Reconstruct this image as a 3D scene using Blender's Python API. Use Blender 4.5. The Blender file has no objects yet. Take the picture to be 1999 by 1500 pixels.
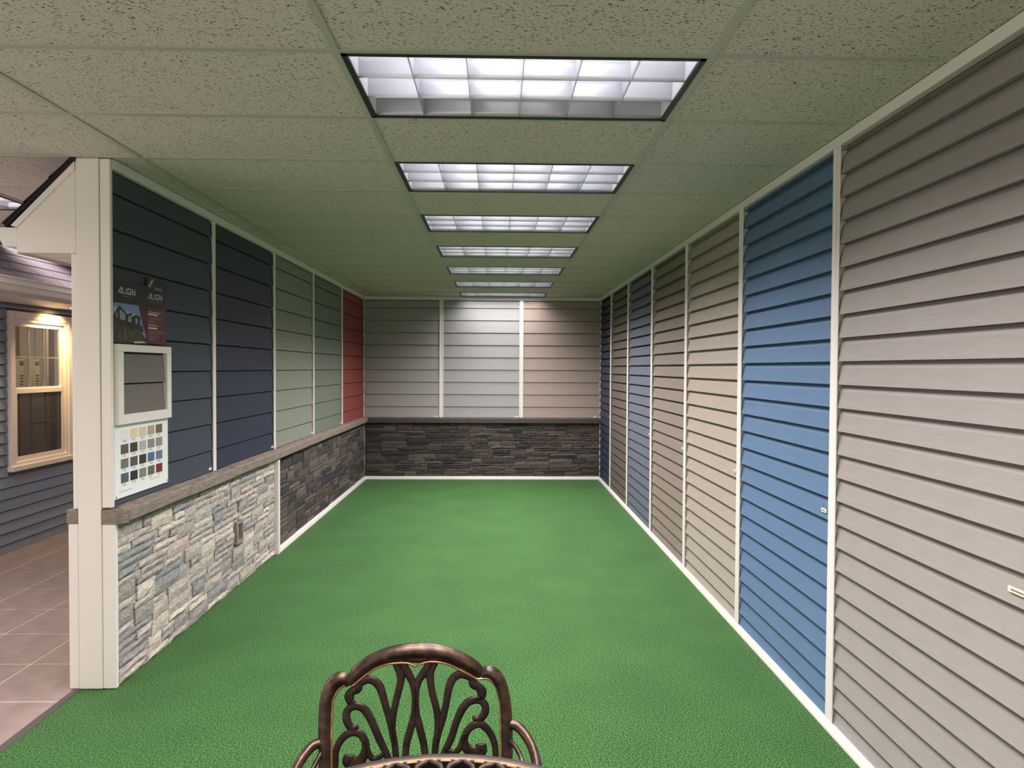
import bpy, bmesh, math, random
from mathutils import Vector, Matrix
random.seed(7)
S = bpy.context.scene
COL = S.collection

# ------------------------------------------------------------------ camera
F_PX, YAW, PITCH, ROLL, CAM_Z = 1392.87, 0.02188, -0.02244, 0.00513, 1.608
cam_d = bpy.data.cameras.new('camera'); cam = bpy.data.objects.new('camera', cam_d); COL.objects.link(cam)
cam_d.sensor_fit = 'HORIZONTAL'; cam_d.sensor_width = 36.0; cam_d.lens = 36.0 * F_PX / 1999.0
cam_d.clip_start = 0.02; cam_d.clip_end = 60
_f = Vector((math.sin(YAW)*math.cos(PITCH), math.cos(YAW)*math.cos(PITCH), math.sin(PITCH)))
_r = Vector((math.cos(YAW), -math.sin(YAW), 0)); _u = _r.cross(_f)
_r2 = _r*math.cos(ROLL) + _u*math.sin(ROLL); _u2 = -_r*math.sin(ROLL) + _u*math.cos(ROLL)
cam.matrix_world = Matrix(((_r2.x, _u2.x, -_f.x, 0), (_r2.y, _u2.y, -_f.y, 0), (_r2.z, _u2.z, -_f.z, CAM_Z), (0, 0, 0, 1)))
S.camera = cam

# ------------------------------------------------------------------ world, exposure, light levels
W = bpy.data.worlds.new('world'); S.world = W; W.use_nodes = True
W.node_tree.nodes['Background'].inputs[0].default_value = (1.0, 0.925, 0.875, 1)
W.node_tree.nodes['Background'].inputs[1].default_value = 1.25
S.view_settings.view_transform = 'Standard'; S.view_settings.look = 'None'
S.view_settings.exposure = 0.0; S.view_settings.gamma = 1.0; S.view_settings.use_curve_mapping = False
try:
    S.cycles.use_denoising = True; S.cycles.adaptive_threshold = .04; S.cycles.max_bounces = 7; S.cycles.diffuse_bounces = 5; S.cycles.glossy_bounces = 3; S.cycles.transmission_bounces = 6
except Exception: pass
LAMP_W = 42.0            # each ceiling fixture over the lawn
LAMP_SPREAD = math.radians(140)
LAMP_COL = (1.0, 0.93, 0.95)
SIDE_W = 42.0            # fixtures over the tiled aisle
SIDE_COL = (1.0, 0.88, 0.84)
TUBE = 6.5

# ------------------------------------------------------------------ room numbers (metres)
XL, XR, YB, ZC = -1.914, 1.516, 10.30, 2.627
U = 0.6096; Y0 = 2.3336; GX = 0.0874
YN = -2.2                # near end of what is built

# ------------------------------------------------------------------ materials
def lin(c):
    return tuple(((v/255)/12.92 if v/255 <= .04045 else ((v/255+.055)/1.055)**2.4) for v in c)
MATS = {}
def mat(name, rgb, rough=.55, metal=0.0, var=0.0, vscale=(20, 20, 20), bump=0.0, bscale=None, bdist=.002, spec=.5, coat=0.0):
    """rgb is the sRGB colour of the thing; var = grain contrast; bump = fine relief."""
    if name in MATS: return MATS[name]
    m = bpy.data.materials.new(name); m.use_nodes = True; nt = m.node_tree; N = nt.nodes; L = nt.links
    b = N['Principled BSDF']; c = lin(rgb)
    b.inputs['Base Color'].default_value = (*c, 1); b.inputs['Roughness'].default_value = rough
    b.inputs['Metallic'].default_value = metal; b.inputs['Specular IOR Level'].default_value = spec
    b.inputs['Coat Weight'].default_value = coat
    tc = N.new('ShaderNodeTexCoord')
    if var:
        mp = N.new('ShaderNodeMapping'); mp.inputs['Scale'].default_value = vscale; L.new(tc.outputs['Object'], mp.inputs[0])
        nz = N.new('ShaderNodeTexNoise'); nz.inputs['Scale'].default_value = 1; nz.inputs['Detail'].default_value = 2; L.new(mp.outputs[0], nz.inputs[0])
        cr = N.new('ShaderNodeValToRGB'); L.new(nz.outputs[0], cr.inputs[0])
        cr.color_ramp.elements[0].position = .3; cr.color_ramp.elements[1].position = .7
        cr.color_ramp.elements[0].color = (*[v*(1-var) for v in c], 1); cr.color_ramp.elements[1].color = (*[min(1, v*(1+var)) for v in c], 1)
        L.new(cr.outputs[0], b.inputs['Base Color'])
    if bump:
        mp2 = N.new('ShaderNodeMapping'); mp2.inputs['Scale'].default_value = bscale or vscale; L.new(tc.outputs['Object'], mp2.inputs[0])
        n2 = N.new('ShaderNodeTexNoise'); n2.inputs['Scale'].default_value = 1; n2.inputs['Detail'].default_value = 1; L.new(mp2.outputs[0], n2.inputs[0])
        bp = N.new('ShaderNodeBump'); bp.inputs['Strength'].default_value = bump; bp.inputs['Distance'].default_value = bdist
        L.new(n2.outputs[0], bp.inputs['Height']); L.new(bp.outputs[0], b.inputs['Normal'])
    MATS[name] = m; return m

def emit(name, rgb, strength):
    m = bpy.data.materials.new(name); m.use_nodes = True; nt = m.node_tree
    nt.nodes.clear(); e = nt.nodes.new('ShaderNodeEmission'); o = nt.nodes.new('ShaderNodeOutputMaterial')
    e.inputs[0].default_value = (*lin(rgb), 1); e.inputs[1].default_value = strength; nt.links.new(e.outputs[0], o.inputs[0]); return m

def stone_mat(name, ramp, rough=.85, vs=(26, 26, 60), fleck=.30):
    m = bpy.data.materials.new(name); m.use_nodes = True; nt = m.node_tree; N = nt.nodes; L = nt.links
    b = N['Principled BSDF']; b.inputs['Roughness'].default_value = rough; b.inputs['Specular IOR Level'].default_value = .25
    oi = N.new('ShaderNodeObjectInfo'); cr = N.new('ShaderNodeValToRGB'); cr.color_ramp.interpolation = 'CONSTANT'
    el = cr.color_ramp.elements
    for i, (p, c) in enumerate(ramp):
        e = el[i] if i < 2 else el.new(p)
        e.position = p; e.color = (*lin(c), 1)
    L.new(oi.outputs['Random'], cr.inputs[0])
    geo = N.new('ShaderNodeNewGeometry')
    mp = N.new('ShaderNodeMapping'); mp.inputs['Scale'].default_value = vs; L.new(geo.outputs['Position'], mp.inputs[0])
    nz = N.new('ShaderNodeTexNoise'); nz.inputs['Scale'].default_value = 1; nz.inputs['Detail'].default_value = 3; nz.inputs['Roughness'].default_value = .65; L.new(mp.outputs[0], nz.inputs[0])
    mr = N.new('ShaderNodeMapRange'); mr.inputs[1].default_value = .3; mr.inputs[2].default_value = .7
    mr.inputs[3].default_value = 1-fleck; mr.inputs[4].default_value = 1+fleck; L.new(nz.outputs[0], mr.inputs[0])
    mx = N.new('ShaderNodeVectorMath'); mx.operation = 'SCALE'; L.new(cr.outputs[0], mx.inputs[0]); L.new(mr.outputs[0], mx.inputs['Scale'])
    L.new(mx.outputs[0], b.inputs['Base Color'])
    bp = N.new('ShaderNodeBump'); bp.inputs['Strength'].default_value = .7; bp.inputs['Distance'].default_value = .006
    L.new(nz.outputs[0], bp.inputs['Height']); L.new(bp.outputs[0], b.inputs['Normal'])
    return m

CF = (.40, .50, .35)
def carpet_mat():
    m = bpy.data.materials.new('green_carpet'); m.use_nodes = True; nt = m.node_tree; N = nt.nodes; L = nt.links
    b = N['Principled BSDF']; b.inputs['Roughness'].default_value = .95; b.inputs['Specular IOR Level'].default_value = .15
    b.inputs['Sheen Weight'].default_value = .15; b.inputs['Sheen Tint'].default_value = (.6, 1, .6, 1)
    geo = N.new('ShaderNodeNewGeometry')
    n1 = N.new('ShaderNodeTexNoise'); n1.inputs['Scale'].default_value = 150; n1.inputs['Detail'].default_value = 2; n1.inputs['Roughness'].default_value = .8
    n2 = N.new('ShaderNodeTexNoise'); n2.inputs['Scale'].default_value = 2.2; n2.inputs['Detail'].default_value = 1
    L.new(geo.outputs['Position'], n1.inputs[0]); L.new(geo.outputs['Position'], n2.inputs[0])
    cr = N.new('ShaderNodeValToRGB'); e = cr.color_ramp.elements
    e[0].position = .39; e[0].color = (*[a*b for a, b in zip(lin((22, 56, 22)), CF)], 1); e[1].position = .62; e[1].color = (*[a*b for a, b in zip(lin((132, 172, 110)), CF)], 1)
    k = e.new(.5); k.color = (*[a*b for a, b in zip(lin((60, 110, 54)), CF)], 1)
    L.new(n1.outputs[0], cr.inputs[0])
    mr = N.new('ShaderNodeMapRange'); mr.inputs[1].default_value = .3; mr.inputs[2].default_value = .7; mr.inputs[3].default_value = .9; mr.inputs[4].default_value = 1.1
    L.new(n2.outputs[0], mr.inputs[0])
    mx = N.new('ShaderNodeVectorMath'); mx.operation = 'SCALE'; L.new(cr.outputs[0], mx.inputs[0]); L.new(mr.outputs[0], mx.inputs['Scale'])
    L.new(mx.outputs[0], b.inputs['Base Color'])
    bp = N.new('ShaderNodeBump'); bp.inputs['Strength'].default_value = .6; bp.inputs['Distance'].default_value = .004
    L.new(n1.outputs[0], bp.inputs['Height']); L.new(bp.outputs[0], b.inputs['Normal'])
    return m

def ceiling_mat():
    m = bpy.data.materials.new('fissured_ceiling_tile'); m.use_nodes = True; nt = m.node_tree; N = nt.nodes; L = nt.links
    b = N['Principled BSDF']; b.inputs['Roughness'].default_value = .95; b.inputs['Specular IOR Level'].default_value = .1
    geo = N.new('ShaderNodeNewGeometry')
    def speck(sc, lo, hi, off):
        mp = N.new('ShaderNodeMapping'); mp.inputs['Scale'].default_value = sc; mp.inputs['Location'].default_value = (off, off*.7, 0)
        mp.inputs['Rotation'].default_value = (0, 0, .18); L.new(geo.outputs['Position'], mp.inputs[0])
        nz = N.new('ShaderNodeTexNoise'); nz.inputs['Scale'].default_value = 1; nz.inputs['Detail'].default_value = 1; L.new(mp.outputs[0], nz.inputs[0])
        mr = N.new('ShaderNodeMapRange'); mr.inputs[1].default_value = lo; mr.inputs[2].default_value = hi; L.new(nz.outputs[0], mr.inputs[0]); return mr
    a = speck((84, 165, 1), .635, .70, 3.1); c = speck((150, 210, 1), .66, .73, 9.7)
    mxm = N.new('ShaderNodeMath'); mxm.operation = 'MAXIMUM'; L.new(a.outputs[0], mxm.inputs[0]); L.new(c.outputs[0], mxm.inputs[1])
    mix = N.new('ShaderNodeMix'); mix.data_type = 'RGBA'; L.new(mxm.outputs[0], mix.inputs['Factor'])
    mix.inputs['A'].default_value = (*lin((206, 196, 186)), 1); mix.inputs['B'].default_value = (*lin((88, 84, 74)), 1)
    L.new(mix.outputs['Result'], b.inputs['Base Color'])
    bp = N.new('ShaderNodeBump'); bp.invert = True; bp.inputs['Strength'].default_value = .5; bp.inputs['Distance'].default_value = .003
    L.new(mxm.outputs[0], bp.inputs['Height']); L.new(bp.outputs[0], b.inputs['Normal'])
    return m

WHITE = mat('white_vinyl', (226, 220, 213), .42, bump=.03, bscale=(60, 60, 6))
WARMWHITE = mat('white_aluminium', (226, 218, 208), .4)
GRID = mat('white_grid_steel', (176, 173, 163), .45)
BLACK = mat('black_frame', (14, 12, 18), .45)
LOUVRE = mat('semi_specular_aluminium', (226, 226, 232), .38, metal=.35)
HOUSING = mat('troffer_white', (232, 232, 234), .5)
TUBEM = emit('fluorescent_tube', (250, 246, 255), TUBE)
TUBEOFF = mat('unlit_tube', (200, 200, 200), .3)
CARPET = carpet_mat(); CEIL = ceiling_mat()
LSTONE = stone_mat('light_ledgestone', [(0, (172, 164, 154)), (.28, (148, 143, 137)), (.5, (190, 181, 168)), (.68, (160, 155, 148)), (.84, (138, 139, 138)), (.94, (178, 166, 156))])
DSTONE = stone_mat('dark_ledgestone', [(0, (82, 75, 70)), (.3, (67, 63, 61)), (.55, (94, 87, 80)), (.78, (55, 55, 55)), (.9, (78, 68, 63))], fleck=.38)
LEDGE = mat('grey_brown_ledge', (128, 116, 106), .85, var=.25, vscale=(30, 14, 90), bump=.5, bscale=(40, 20, 160), bdist=.004)
DLEDGE = mat('dark_ledge', (74, 66, 62), .85, var=.25, vscale=(14, 30, 90), bump=.5, bscale=(20, 40, 160), bdist=.004)
MORTAR = mat('dark_mortar', (62, 58, 54), .95)
LMORTAR = mat('grey_mortar', (98, 94, 88), .95)
FTILE = mat('taupe_floor_tile', (142, 126, 121), .34, var=.14, vscale=(9, 9, 9), bump=.08, bscale=(120, 120, 120))
GROUT = mat('pale_grout', (232, 216, 208), .9)
PLASTER = mat('wall_board', (120, 116, 110), .9)
SHINGLE = mat('charcoal_shingle', (118, 108, 114), .9, var=.35, vscale=(160, 160, 160), bump=.5, bscale=(300, 300, 300))
DSHINGLE = mat('black_shingle', (30, 27, 30), .9, var=.3, vscale=(120, 120, 120))

# ------------------------------------------------------------------ mesh helpers
class MB:
    def __init__(s): s.v = []; s.f = []
    def box(s, x0, x1, y0, y1, z0, z1):
        n = len(s.v); s.v += [(x, y, z) for z in (z0, z1) for y in (y0, y1) for x in (x0, x1)]
        s.f += [tuple(n+i for i in q) for q in ((0, 2, 3, 1), (4, 5, 7, 6), (0, 1, 5, 4), (2, 6, 7, 3), (0, 4, 6, 2), (1, 3, 7, 5))]; return s
    def cbox(s, x0, x1, y0, y1, z0, z1, c=.003):
        """box with chamfered edges"""
        bm = bmesh.new(); bmesh.ops.create_cube(bm, size=1)
        for v in bm.verts: v.co = Vector((x0+(v.co.x+.5)*(x1-x0), y0+(v.co.y+.5)*(y1-y0), z0+(v.co.z+.5)*(z1-z0)))
        bmesh.ops.bevel(bm, geom=list(bm.edges), offset=c, segments=1, affect='EDGES')
        n = len(s.v); bm.verts.index_update(); s.v += [tuple(v.co) for v in bm.verts]; s.f += [tuple(n+v.index for v in f.verts) for f in bm.faces]; bm.free(); return s
    def prism(s, prof, a0, a1, fn):
        """closed profile extruded from a0 to a1; fn(p, q, a) -> xyz"""
        n = len(s.v); k = len(prof)
        s.v += [fn(p, q, a) for a in (a0, a1) for p, q in prof]
        s.f += [(n+i, n+(i+1) % k, n+k+(i+1) % k, n+k+i) for i in range(k)]
        s.f += [tuple(n+i for i in range(k))[::-1], tuple(n+k+i for i in range(k))]; return s
    def tube(s, pts, rad, sides=10, flat=None, closed=False):
        """swept tube; rad = number or list; flat=(normal, thickness) makes a ribbon bar of width 2*rad"""
        P = [Vector(p) for p in pts]; m = len(P); R = rad if isinstance(rad, (list, tuple)) else [rad]*m
        n = len(s.v); prev = None
        for i in range(m):
            if closed: t = P[(i+1) % m]-P[i-1]
            else: t = P[min(i+1, m-1)]-P[max(i-1, 0)]
            t.normalize()
            if flat: nn = Vector(flat[0]).normalized(); bi = t.cross(nn).normalized(); h = flat[1]
            else:
                if prev is None: a = Vector((0, 0, 1)) if abs(t.z) < .9 else Vector((1, 0, 0)); bi = t.cross(a).normalized()
                else: bi = (prev-t*prev.dot(t)).normalized()
                prev = bi; nn = bi.cross(t); h = None
            for k in range(sides):
                th = 2*math.pi*k/sides; c, q = math.cos(th), math.sin(th)
                if flat:
                    e = .55; c = math.copysign(abs(c)**e, c); q = math.copysign(abs(q)**e, q)
                    s.v.append(tuple(P[i]+bi*(c*R[i])+nn*(q*h/2)))
                else: s.v.append(tuple(P[i]+bi*(c*R[i])+nn*(q*R[i])))
        for i in range(m if closed else m-1):
            j = (i+1) % m
            for k in range(sides):
                s.f.append((n+i*sides+k, n+i*sides+(k+1) % sides, n+j*sides+(k+1) % sides, n+j*sides+k))
        if not closed:
            s.f.append(tuple(n+k for k in range(sides))[::-1]); s.f.append(tuple(n+(m-1)*sides+k for k in range(sides)))
        return s
    def lathe(s, prof, seg=32, c=(0, 0, 0)):
        n = len(s.v); k = len(prof)
        for i in range(seg):
            a = 2*math.pi*i/seg
            s.v += [(c[0]+r*math.cos(a), c[1]+r*math.sin(a), c[2]+z) for r, z in prof]
        for i in range(seg):
            j = (i+1) % seg
            for q in range(k-1): s.f.append((n+i*k+q, n+j*k+q, n+j*k+q+1, n+i*k+q+1))
        return s
    def mesh(s, name):
        me = bpy.data.meshes.new(name); me.from_pydata(s.v, [], s.f); me.update()
        bm = bmesh.new(); bm.from_mesh(me); bmesh.ops.recalc_face_normals(bm, faces=bm.faces); bm.to_mesh(me); bm.free(); return me
    def build(s, name, m, parent=None, smooth=False, loc=None):
        return link(name, s.mesh(name), m, parent, smooth, loc)
def link(name, me, m, parent=None, smooth=False, loc=None):
    o = bpy.data.objects.new(name, me); COL.objects.link(o)
    if m is not None and len(me.materials) == 0: me.materials.append(m)
    if smooth:
        for p in me.polygons: p.use_smooth = True
    if parent: o.parent = parent
    if loc: o.location = loc
    return o
def empty(name, loc=(0, 0, 0), rz=0.0):
    o = bpy.data.objects.new(name, None); COL.objects.link(o); o.location = loc; o.rotation_euler = (0, 0, rz); o.empty_display_size = .1; return o
def tag(o, label, cat, group=None):
    o['label'] = label; o['category'] = cat
    if group: o['group'] = group
    return o
def struct(o, label=None):
    o['kind'] = 'structure'
    if label: o['label'] = label
    return o
def copy_tree(o, parent=None):
    c = o.copy(); COL.objects.link(c); c.parent = parent
    for ch in list(o.children): copy_tree(ch, c)
    return c
def crom(pts, n=6, closed=False):
    P = [Vector((*p, 0)[:3]) if len(p) == 2 else Vector(p) for p in pts]; m = len(P); out = []
    for i in range(m if closed else m-1):
        p0 = P[i-1] if (i > 0 or closed) else P[0]; p1 = P[i]; p2 = P[(i+1) % m]; p3 = P[(i+2) % m] if (closed or i+2 < m) else P[m-1]
        for k in range(n):
            t = k/n
            out.append(.5*((2*p1)+(p2-p0)*t+(2*p0-5*p1+4*p2-p3)*t*t+(3*p1-p0-3*p2+p3)*t**3))
    if not closed: out.append(P[-1])
    return out

# ------------------------------------------------------------------ floors
fl = MB(); fl.box(-2.065, XR+.02, YN, YB+.02, -.03, 0.0)
struct(fl.build('floor_carpet', CARPET), 'green outdoor carpet covering the floor of the display room')
ft = struct(MB().box(-4.9, -2.066, .2, YB, -.03, -.0022).build('floor_tiled', GROUT), 'taupe square floor tiles with pale grout in the side aisle')
px, py = .4385, .4375
tm = MB().cbox(.0036, px-.0036, .0036, py-.0036, -.02, 0.0, .001).mesh('floor_tile')
for i in range(6):
    for j in range(-7, 16):
        x0 = -2.063-(i+1)*px; y0 = 3.428+j*py
        if x0 < -4.75: continue
        link('floor_tile', tm, FTILE, ft, loc=(x0, y0, 0))
tr = MB().prism([(-2.086, -.001), (-2.086, .004), (-2.080, .006), (-2.058, .006), (-2.050, .001), (-2.050, -.001)], YN, 3.56, lambda p, q, a: (p, a, q))
struct(tr.build('trim_1', mat('transition_strip', (70, 64, 60), .5)), 'grey metal edging strip between green carpet and floor tiles')

# ------------------------------------------------------------------ walls (boards behind the displays)
struct(MB().box(XR+.015, XR+.12, YN, YB+.12, 0, ZC+.02).build('wall_right', PLASTER))
struct(MB().box(-2.06, XR+.015, YB+.015, YB+.12, 0, ZC+.02).build('wall_back', PLASTER))
struct(MB().box(-2.06, XL-.015, 3.60, YB, 0, ZC).build('wall_left', PLASTER))

# ------------------------------------------------------------------ ceiling: tiles laid in a steel grid
ce = struct(empty('ceiling', (0, 0, ZC)), 'suspended ceiling of fissured white tiles in a steel grid')
xb = [GX-U-4*U-2*U, GX-U-4*U, GX-U-2*U, GX-U, GX+U, XR]          # bar lines across the room
LIGHT_ROWS = [0, 2, 4, 6, 8, 10, 12, -2, -4]
SIDE_LIGHTS = [(0, 3), (0, 6), (0, -1)]                          # (bay, row)
rows = list(range(-7, 13))
tile_cache = {}
def ctile(w, d):
    k = (round(w, 3), round(d, 3))
    if k not in tile_cache: tile_cache[k] = MB().cbox(.003, w-.003, .003, d-.003, .002, .018, .002).mesh('ceiling_tile')
    return tile_cache[k]
for c in range(1, len(xb)-1) if False else range(len(xb)-1):
    for r in rows:
        if c == 3 and r in LIGHT_ROWS: continue
        if (c, r) in SIDE_LIGHTS: continue
        y = Y0+r*U; d = min(U, YB-y)
        if d < .02: continue
        link('ceiling_tile', ctile(xb[c+1]-xb[c], d), CEIL, ce, loc=(xb[c], y, 0))
for x in xb[:-1]:
    MB().box(x-.012, x+.012, Y0-7*U, YB, -.003, .003).build('tee_bar', GRID, ce)
for r in rows+[13]:
    for c in range(len(xb)-1):
        y = Y0+r*U
        if y < YB: MB().box(xb[c]+.012, xb[c+1]-.012, y-.012, y+.012, -.0025, .0028).build('cross_tee', GRID, ce)
MB().box(XR-.022, XR, YN, YB, -.002, .001).build('wall_angle', GRID, ce)
MB().box(xb[0], XR, Y0-7*U, YB+.1, .16, .19).build('deck', mat('dark_void', (40, 40, 40), .9), ce)

# ------------------------------------------------------------------ ceiling lights (parabolic louvre troffers, 6 x 3 cells)
def make_light(dead_row=None):
    root = empty('ceiling_light')
    w, d = U-.012, U/2-.012                                     # half sizes
    fr = .020
    m = MB()
    for a in ((-w, w, -d, -d+fr*.75), (-w, w, d-fr*.75, d), (-w, -w+fr, -d, d), (w-fr, w, -d, d)): m.box(*a, -.006, .004)
    m.build('frame', BLACK, root)
    iw, idp = w-fr, d-fr*.75; top = .115
    h = MB()
    h.box(-iw-.004, iw+.004, -idp-.004, idp+.004, top, top+.004)
    for a in ((-iw-.004, -iw, -idp, idp), (iw, iw+.004, -idp, idp), (-iw, iw, -idp-.004, -idp), (-iw, iw, idp, idp+.004)): h.box(*a, .002, top)
    h.build('housing', HOUSING, root)
    # long side reflectors and blades: V profile, parabolic
    hb = .074
    def blade(along, c, length, half):
        prof = [(-.001, 0), (.001, 0)] + [(.001+half*(t**1.8), hb*t) for t in (.25, .5, .75, 1)] + [(-.001-half*(t**1.8), hb*t) for t in (1, .75, .5, .25)]
        fn = (lambda p, q, a: (a, c+p, q)) if along == 'x' else (lambda p, q, a: (c+p, a, q))
        return MB().prism(prof, -length, length, fn)
    for k in (1, 2): blade('x', -idp+k*2*idp/3, iw, .004).build('louvre_blade', LOUVRE, root, smooth=True)
    for k in range(1, 6): blade('y', -iw+k*2*iw/6, idp, .003).build('louvre_blade', LOUVRE, root, smooth=True)
    for sgn in (-1, 1):
        prof = [(0, 0)] + [(.001+.004*(t**1.8), hb*t) for t in (.25, .5, .75, 1)] + [(0, hb)]
        MB().prism([(p, q) for p, q in prof], -iw, iw, lambda p, q, a: (a, sgn*(idp-p), q)).build('side_reflector', LOUVRE, root, smooth=True)
    for k in range(3):
        yy = -idp+(k+.5)*2*idp/3
        MB().tube([(-iw+.02, yy, .086), (iw-.02, yy, .086)], .013, 8).build('tube', TUBEOFF if k == dead_row else TUBEM, root, smooth=True)
    return root
def lamp(parent, watts, col, y=0.0, d=.5, spread=LAMP_SPREAD):
    l = bpy.data.lights.new('lamp', 'AREA'); l.shape = 'RECTANGLE'; l.size = 1.12; l.size_y = d; l.energy = watts; l.color = col; l.spread = spread
    o = bpy.data.objects.new('lamp', l); COL.objects.link(o); o.parent = parent; o.location = (0, y, -.004); return o
proto = make_light(); proto_dead = make_light(2)
row_words = {0: 'nearest ceiling light in the row, with one unlit row of louvre cells', 2: 'second ceiling light of the row along the room, all cells lit',
             4: 'third ceiling light of the row along the room, black framed', 6: 'fourth ceiling light of the row along the room',
             8: 'fifth ceiling light of the row, third from the back wall', 10: 'sixth ceiling light of the row, last but one before the back wall',
             12: 'ceiling light closest to the back wall of grey siding', -2: 'ceiling light directly above the bronze patio table', -4: 'ceiling light above the open front end of the carpet'}
first = True
for r in LIGHT_ROWS:
    if r == 0: o = proto_dead
    elif first: o = proto; first = False
    else: o = copy_tree(proto)
    o.location = (GX, Y0+(r+.5)*U, ZC)
    tag(o, row_words[r], 'ceiling light', 'louvred ceiling lights over the green carpet')
side_words = ['ceiling light over the tiled aisle, glimpsed beyond the black roof edge', 'ceiling light over the tiled aisle beside the far window', 'ceiling light over the tiled aisle near its open front']
sides = []
for (c, r), wd in zip(SIDE_LIGHTS, side_words):
    o = copy_tree(proto); o.location = (xb[c]+U, Y0+(r+.5)*U, ZC); tag(o, wd, 'ceiling light', 'louvred ceiling lights over the tiled aisle'); sides.append(o)
for o in [q for q in COL.objects if q.type == 'EMPTY' and q.name.startswith('ceiling_light')]:
    if o in sides: lamp(o, SIDE_W*(.14 if o.location.y > 5.5 else 1), SIDE_COL, spread=math.radians(165))
    elif o is proto_dead: lamp(o, LAMP_W*.8, LAMP_COL, -.1, .34)
    else: lamp(o, LAMP_W*(.40 if o.location.y > 9 else 1.3 if o.location.y > 7 else 1), LAMP_COL)

# ------------------------------------------------------------------ siding panels
def course_profile(E, butt, clip=None, groove=.013):
    """lap board: face flares out to the butt; the top tucks back behind the board above"""
    H = clip or E; g = groove
    pts = [(-.013, H), (-.010, H), (-.004, H-g*.45), (.003, H-g)]
    for t in (.7, .45, .2, .05):
        if t*E < H-g-.004: pts.append((.003+(butt-.003)*(1-t)**1.15, t*E))
    pts += [(butt, .0), (butt-.004, -.001), (butt-.010, .003), (-.013, .003)]
    return pts
def siding_panel(side, a0, a1, bottoms, E, butt, rgb, label, z_top, z_low, key, group, name_tag=None):
    """courses as separate boards; side gives the wall, a0..a1 the run along it"""
    base = {'right': (XR, a0, z_low), 'left': (XL, a0, z_low), 'back': (a0, YB, z_low)}[side]
    root = empty('siding_panel', base)
    m = mat('siding_'+key, rgb, .5, var=.04, vscale=(7, 7, 90), bump=.16, bscale=(14, 14, 420), bdist=.0012, spec=.4)
    fn = {'right': lambda p, q, a: (-p, a, q), 'left': lambda p, q, a: (p, a, q), 'back': lambda p, q, a: (a, -p, q)}[side]
    cache = {}
    for z in bottoms:
        lo = max(z, z_low); hi = min(z+E, z_top); 
        if hi-lo < .012: continue
        cut_low = lo-z; h = round(hi-lo, 4); k = (h, round(cut_low, 4))
        if k not in cache:
            cache[k] = MB().prism(course_profile(E if cut_low < .001 else h, butt, h, .018 if E < .12 else .009), .002, a1-a0-.002, fn).mesh('siding_course')
        link('siding_course', cache[k], m, root, loc=(0, 0, lo-z_low))
    if name_tag:
        yy, z, ln = name_tag
        t = MB()
        if side == 'right': t.box(-butt-.0015, -butt+.003, yy, yy+ln, z, z+.016)
        elif side == 'left': t.box(butt-.003, butt+.0015, yy-ln, yy, z, z+.014)
        else: t.box(yy-ln, yy, -butt-.0015, -butt+.003, z, z+.014)
        nt = t.build('name_label', mat('cream_label', (238, 230, 205), .5), root)
        if side == 'right':
            g = MB(); rr = random.Random(int(yy*1000)+3); a = yy+.008
            while a < yy+ln-.012:
                w = rr.choice((.004, .006, .007)); g.box(-butt-.0021, -butt-.0012, a, a+w, z+.005, z+.011); a += w+.002
            g.build('print', mat('grey_print', (110, 104, 92), .6), nt)
    return tag(root, label, 'siding panel', group)

RT = [1.897, 3.118, 4.34, 5.592, 6.83, 8.075, 9.275, YB]          # trim centre lines on the right wall
RB = [2.561-.1018*k for k in range(26)]
rc = [((148, 141, 136), 'light grey vinyl siding panel nearest the camera on the right wall', 'light_grey'),
      ((88, 114, 144), 'bright blue vinyl siding panel on the right wall', 'blue'),
      ((160, 150, 138), 'warm beige-grey siding panel just beyond the bright blue one', 'beige_grey'),
      ((130, 118, 108), 'taupe siding panel between the beige-grey and slate blue panels', 'taupe'),
      ((92, 98, 110), 'slate blue-grey siding panel on the right wall', 'slate'),
      ((90, 80, 75), 'brown vinyl siding panel next to the last navy panel', 'brown'),
      ((44, 49, 68), 'dark navy siding panel in the back corner of the right wall', 'dark_navy')]
tags_r = [(.034, .932, .088), (.050, .924, .045), (.050, .926, .045), (.050, .926, .045), (.050, .926, .045), (.050, .926, .045), (.050, .926, .045)]
for i, (c, lab, key) in enumerate(rc):
    a0 = RT[i]+.013; a1 = RT[i+1]-(.013 if i < 6 else .01)
    siding_panel('right', a0, a1, RB, .1018, .023, c, lab, 2.582, .035, key, 'vinyl siding panels on the right wall', tags_r[i])
siding_panel('right', YN, RT[0]-.013, RB, .1018, .023, (150, 144, 134), 'grey-beige vinyl siding panel beside the patio table, mostly out of view', 2.582, .035, 'grey_beige', 'vinyl siding panels on the right wall')
LT = [3.575, 4.841, 6.145, 7.45, 8.82, YB]
LB = [2.468-.1775*k for k in range(10)]
lc = [((62, 70, 80), 'charcoal-slate wide siding panel behind the posters and colour chart', 'charcoal'),
      ((46, 52, 70), 'dark navy wide siding panel on the left wall', 'left_navy'),
      ((134, 140, 126), 'pale sage wide siding panel on the left wall', 'sage'),
      ((112, 120, 106), 'darker green-grey wide siding panel beside the red one', 'moss'),
      ((136, 60, 54), 'barn red wide siding panel in the back corner of the left wall', 'red')]
for i, (c, lab, key) in enumerate(lc):
    siding_panel('left', LT[i]+(.013 if i else .004), LT[i+1]-(.013 if i < 4 else .02), LB, .1775, .013, c, lab, 2.576, .908, key, 'wide composite siding panels on the left wall',
                 (LT[i+1]-LT[i]-.05, .012, .04))
BT = [XL+.02, -.793, .358, XR-.02]
bc = [((158, 154, 151), 'mid grey siding panel left of the others on the back wall', 'back_grey'),
      ((154, 154, 150), 'light cool grey siding panel in the middle of the back wall', 'back_light'),
      ((162, 146, 136), 'pinkish beige siding panel on the back wall', 'back_beige')]
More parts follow.
